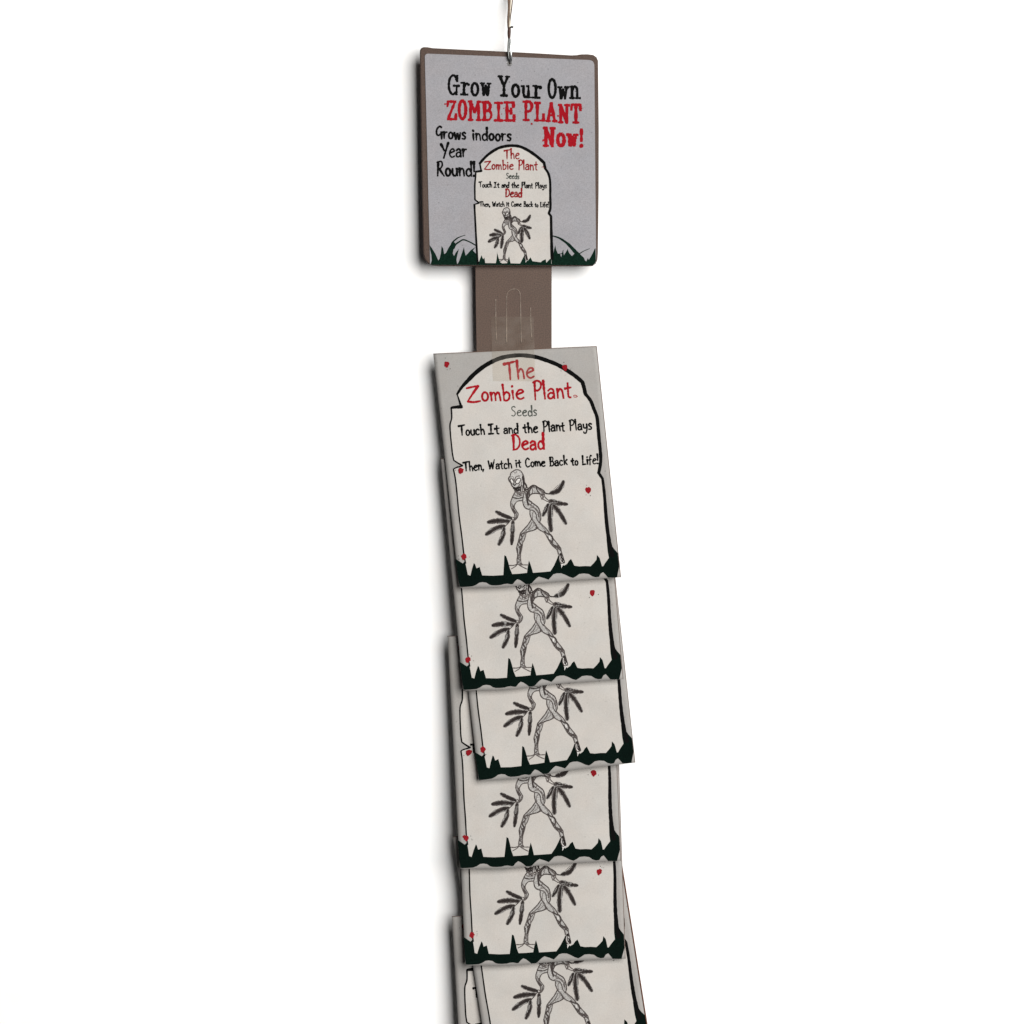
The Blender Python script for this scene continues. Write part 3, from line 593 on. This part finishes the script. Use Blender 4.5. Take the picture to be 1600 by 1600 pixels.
# the strip itself, its stamped hook tabs
prism('plastic_strip', [(742.3, 380), (862.0, 380), (862.0, 560), (862.6, 1000), (866, 1640), (752, 1640), (748, 1000), (744.6, 556), (743.2, 470)], -.0009, 0, 'strip', strip, None, .0002)
def ridge(name, l, w):
    pts = [P3(x, y, .00012) for x, y in catmull(l, 6)]
    return tube(name, pts, w * S / 2 * 1.6, 'ridge', strip, 8, radf=lambda t: .72 + .38 * math.sin(t * 23 + w) * math.sin(t * 9 + 1))
tab = ridge('hook_tab', [(791.4, 536), (791.6, 500), (791.6, 470), (792.4, 459), (797, 453.4), (804, 451.6), (810, 454), (813, 461), (813.4, 480), (813.8, 505), (814.6, 536)], .8)
ridge('stamped_groove', [(774.6, 467), (774.6, 495), (775.4, 532)], .8)
ridge('stamped_groove', [(829, 480), (829.4, 505), (831, 530)], .8)

# ------------------------------------------------------------------ hanger
hang = empty('wire_hanger', P3(796, 10, .004), 'rusty twisted wire with a bright steel loop hooked through the header sign', 'wire hanger')
def tw(ph, amp, x0=796.0, y0=-40, y1=47, dd=.0045, n=60, turns=2.2):
    out = []
    for i in range(n):
        t = i / (n - 1); a = ph + turns * 2 * math.pi * t; k = amp * (1 - .75 * t ** 3)
        out.append(P3(x0 + k * math.cos(a) - .4 * t, y0 + (y1 - y0) * t, dd + k * S * math.sin(a)))
    return out
def strand(l, d0, d1):
    q = catmull(l, 10); n = len(q)
    return [P3(p[0], p[1], d0 + (d1 - d0) * i / (n - 1)) for i, p in enumerate(q)]
tube('wire_strand', strand([(794.2, -40), (795.3, -15), (795.2, 0), (795.6, 12), (794.6, 28), (794.6, 38), (795.6, 48)], -.0070, .0040), 2.2 * S, 'rust', hang)
tube('wire_strand', strand([(799.4, -40), (797.6, -15), (798.4, 0), (797.6, 14), (797.4, 25), (796.6, 36), (796.2, 47)], -.0064, .0046), 1.15 * S, 'twine', hang)
tube('wire_strand', strand([(802.4, -40), (801.2, -10), (800.6, 2), (799.4, 14), (797.6, 28), (796.8, 46)], -.0074, .0040), .75 * S, 'darkrust', hang)
tube('wire_wrap', strand([(795.9, 43.5), (795.5, 50), (795.4, 58), (795.8, 66)], .0046, .0048), 2.5 * S, 'darkrust', hang, radf=lambda t: .6 + .5 * math.sin(math.pi * min(1, t + .15)))
tube('wire_end', strand([(796.4, 43.6), (798.5, 42.6), (799.8, 42.0), (801.2, 42.6)], .005, .0056), 1.5 * S, 'darksteel', hang, radf=lambda t: .7 + .5 * t)
loop = [P3(795.2, 60, .0050), P3(794.4, 70, .0056), P3(794.2, 80, .0060), P3(794.8, 90, .0056), P3(795.6, 96, .0044), P3(796.2, 98.6, .002), P3(797.2, 97.6, -.001),
        P3(798.4, 92, -.0022), P3(798.6, 84, -.0022), P3(798.2, 76, -.0010), P3(797.2, 68, .0030), P3(796.2, 62, .0046)]
tube('wire_loop', [Vector(v) for v in catmull([tuple(p) for p in loop], 7)], 1.6 * S, 'darksteel', hang)
loop2 = [P3(796.8, 62, .0052), P3(797.5, 72, .0066), P3(798.4, 82, .0070), P3(798.9, 90, .0062), P3(798.4, 95.6, .0050), P3(797.0, 98.4, .003)]
tube('wire_loop', [Vector(v) for v in catmull([tuple(p) for p in loop2], 7)], 1.8 * S, 'steel', hang)

# ------------------------------------------------------------------ seed packets
Q1 = [(677, 553), (932, 541), (970, 902), (717.6, 918)]
def bil(Q, u, v):
    (a, b_, c, d) = [np.array(q, float) for q in Q]
    return (1 - u) * (1 - v) * a + u * (1 - v) * b_ + u * v * c + (1 - u) * v * d
_cache = {}
def inv1(x, y):
    k = (round(x, 3), round(y, 3))
    if k in _cache: return _cache[k]
    u, v = (x - 690) / 255, (y - 550) / 365
    for _ in range(6):
        e = bil(Q1, u, v) - np.array([x, y]); h = 1e-4
        J = np.column_stack([(bil(Q1, u + h, v) - bil(Q1, u, v)) / h, (bil(Q1, u, v + h) - bil(Q1, u, v)) / h])
        du, dv = np.linalg.solve(J, -e); u += du; v += dv
    _cache[k] = (u, v); return u, v

D_TOP, D_BOT = .0015, .0098
def surface(Q, seed, curl=0.0):
    base = [P3(*Q[0], D_TOP), P3(*Q[1], D_TOP), P3(*Q[2], D_BOT), P3(*Q[3], D_BOT)]
    r = random.Random(seed); off = Vector((r.uniform(0, 50), r.uniform(0, 50), 0))
    def f(u, v, lift=0.0, side=1, bow=0):
        v0 = v
        if bow: v = v + .0094 * math.exp(-((u - .28) / .2) ** 2) * max(0, (v - .9) / .1) ** 2
        uc, vc = min(max(u, 0), 1), min(max(v, 0), 1)
        a, b0 = bil(Q, u, v)      # the sheet hangs in a shallow hollow curve, its foot standing out from the strip
        p = P3(a, b0, D_TOP + (D_BOT - D_TOP) * (.28 * v + .72 * v * v))
        e = (1 - abs(2 * uc - 1) ** 2) * (1 - abs(2 * vc - 1) ** 2)
        if side > 0:
            w = noise.noise(Vector((u * 3.1, v * 3.6, 0)) + off) * .5 + noise.noise(Vector((u * 7, v * 9, 3)) + off) * .16
            b_ = e * .00080 + (.15 + .85 * e) * .00052 * w
        else: b_ = -.00022 - e * .00025
        # free lower edge lifts a little, corners unevenly
        b_ += curl * max(0, vc - .8) ** 2 * 12 * (.6 + .8 * (1 - uc))
        p = p + Vector((0, -(b_ + lift), 0))
        return p
    return f

PACK = [  # corners TL TR BR BL, edge width px, edge material
 (Q1, .9, 'kraft'),
 ([(688.8, 717), (943, 703), (973.6, 1061), (723.6, 1078.6)], .7, 'kraft'),
 ([(706, 857), (953.5, 831), (992.4, 1191.5), (748, 1219.5)], .7, 'kraft'),
 ([(699.3, 994.2), (955, 983), (970, 1345), (718.6, 1357)], .7, 'kraft'),
 ([(711, 1149), (965, 1140), (977, 1498), (727.2, 1508)], .7, 'kraft'),
 ([(707.5, 1308), (957.5, 1265), (1014.5, 1624), (763, 1663)], 2.2, 'redbrown'),
 ([(706, 1432), (961, 1420), (982, 1782), (727.5, 1794)], .8, 'kraft'),
]
LABELS = ['topmost seed packet on the strip, showing its whole tombstone front with all the lettering',
 'second seed packet from the top, lower half showing directly under the fully visible packet',
 'third seed packet from the top, shifted right so its corner sticks out past the others',
 'fourth seed packet from the top, just under the packet that sticks out to the right',
 'fifth seed packet from the top, the lowest one whose whole grass border is in view',
 'tilted seed packet with a reddish brown right edge, cut off by the bottom',
 'lowest seed packet, mostly hidden, its left margin peeking out at the bottom left']
art = {}
GRP = 'overlapping seed packets hanging on the strip'
for n, (Q, ew, em) in enumerate(PACK):
    seed = 11 + n; f = surface(Q, seed, [.0006, .0008, .0012, .0008, .0002, .0003, .0003][n])
    top = P3(*bil(Q, .5, 0), D_TOP)
    pk = empty('seed_packet', top, LABELS[n], 'seed packet', GRP)
    # body
    nu, nv = 40, 56; V = []; F = []; MI = []
    for side in (1, -1):
        for j in range(nv + 1):
            for i in range(nu + 1): V.append(tuple(f(i / nu, j / nv, 0, side, 1)))
    off = (nu + 1) * (nv + 1)
    for j in range(nv):
        for i in range(nu):
            a = j * (nu + 1) + i; F.append((a, a + nu + 1, a + nu + 2, a + 1)); MI.append(0)
            F.append((off + a, off + a + 1, off + a + nu + 2, off + a + nu + 1)); MI.append(0)
    rim = [i for i in range(nu + 1)] + [j * (nu + 1) + nu for j in range(1, nv + 1)] + [nv * (nu + 1) + i for i in range(nu - 1, -1, -1)] + [j * (nu + 1) for j in range(nv - 1, 0, -1)]
    for a, b_ in zip(rim, rim[1:] + rim[:1]): F.append((a, b_, off + b_, off + a)); MI.append(1)
    me = bpy.data.meshes.new('paper_envelope'); me.from_pydata(V, [], F)
    me.polygons.foreach_set('material_index', MI)
    bm = bmesh.new(); bm.from_mesh(me); bmesh.ops.recalc_face_normals(bm, faces=bm.faces[:]); bm.to_mesh(me); bm.free()
    body = link('paper_envelope', me, ['margin', em], pk)
    for p in me.polygons: p.use_smooth = (p.material_index == 0)
    # folded paper edge along the top and the right side
    e = [f(u, 0, 5e-5) for u in np.linspace(0, 1, 14)]
    tube('folded_edge', e, .45 * S, 'kraft', pk, 6)
    e = [f(1.0 + .0 * v, v, 3e-5) for v in np.linspace(0.0, 1, 30)]
    tube('folded_edge', e, ew / 2 * S, em, pk, 6)
    # print
    sf = lambda x, y, l: f(*inv1(x, y), l)
    P = Print(); P.poly(INSIDE); P.build('tombstone_print', 'pale', sf, 4e-5, pk)
    P = Print(); P.poly(GRASS); P.build('grass_print', 'green', sf, 7e-5, pk)
    P = Print(); art_outline(P); P.build('outline_print', 'black', sf, 8.5e-5, pk)
    if n in (0, 6):
        for i, line in enumerate(TEXT):
            P = art_text(line, 1.0, random.Random(20 + i))
            if i == 1:
                P.stroke([(896, 618.4), (899, 617.4), (902, 619.6), (899, 620.6), (896.4, 620)], 1.2)
            P.build('lettering', line[0], sf, 1.05e-4, pk)
    else:   # the lettering of these lies under the packets above; only the last line could peek out
        P = art_text(TEXT[-1], 1.0, random.Random(25)); P.build('lettering', 'black', sf, 1.05e-4, pk)
    art_figure(100).build('figure_drawing', 'pencil', sf, 1.1e-4, pk)
    for i in range(5):
        art_spot(i, 3 + n).build('red_spot', 'spot', sf, 4.6e-4 if i in (1, 2) else 1.3e-4, pk)
    art_specks(3 + n).build('ink_specks', 'black', sf, 1.25e-4, pk)['kind'] = 'stuff'
    if n == 0:
        # clear hang tab stuck over the top edge and pushed on the hook
        V = []; F = []; rows = 14
        for j in range(rows + 1):
            y = 495 + (595.5 - 495) * j / rows
            for i in range(9):
                x = (767 + .035 * (y - 495)) + (66.5) * i / 8
                if y < 546: q = P3(x, y, .0006 + .0015 * max(0, (y - 520) / 26))
                else: q = f(*inv1(x, y), 5.4e-4)
                V.append(tuple(q))
        for j in range(rows):
            for i in range(8): a = j * 9 + i; F.append((a, a + 1, a + 10, a + 9))
        me = bpy.data.meshes.new('hang_tab'); me.from_pydata(V, [], F)
        ht = link('hang_tab', me, 'film', pk, True)
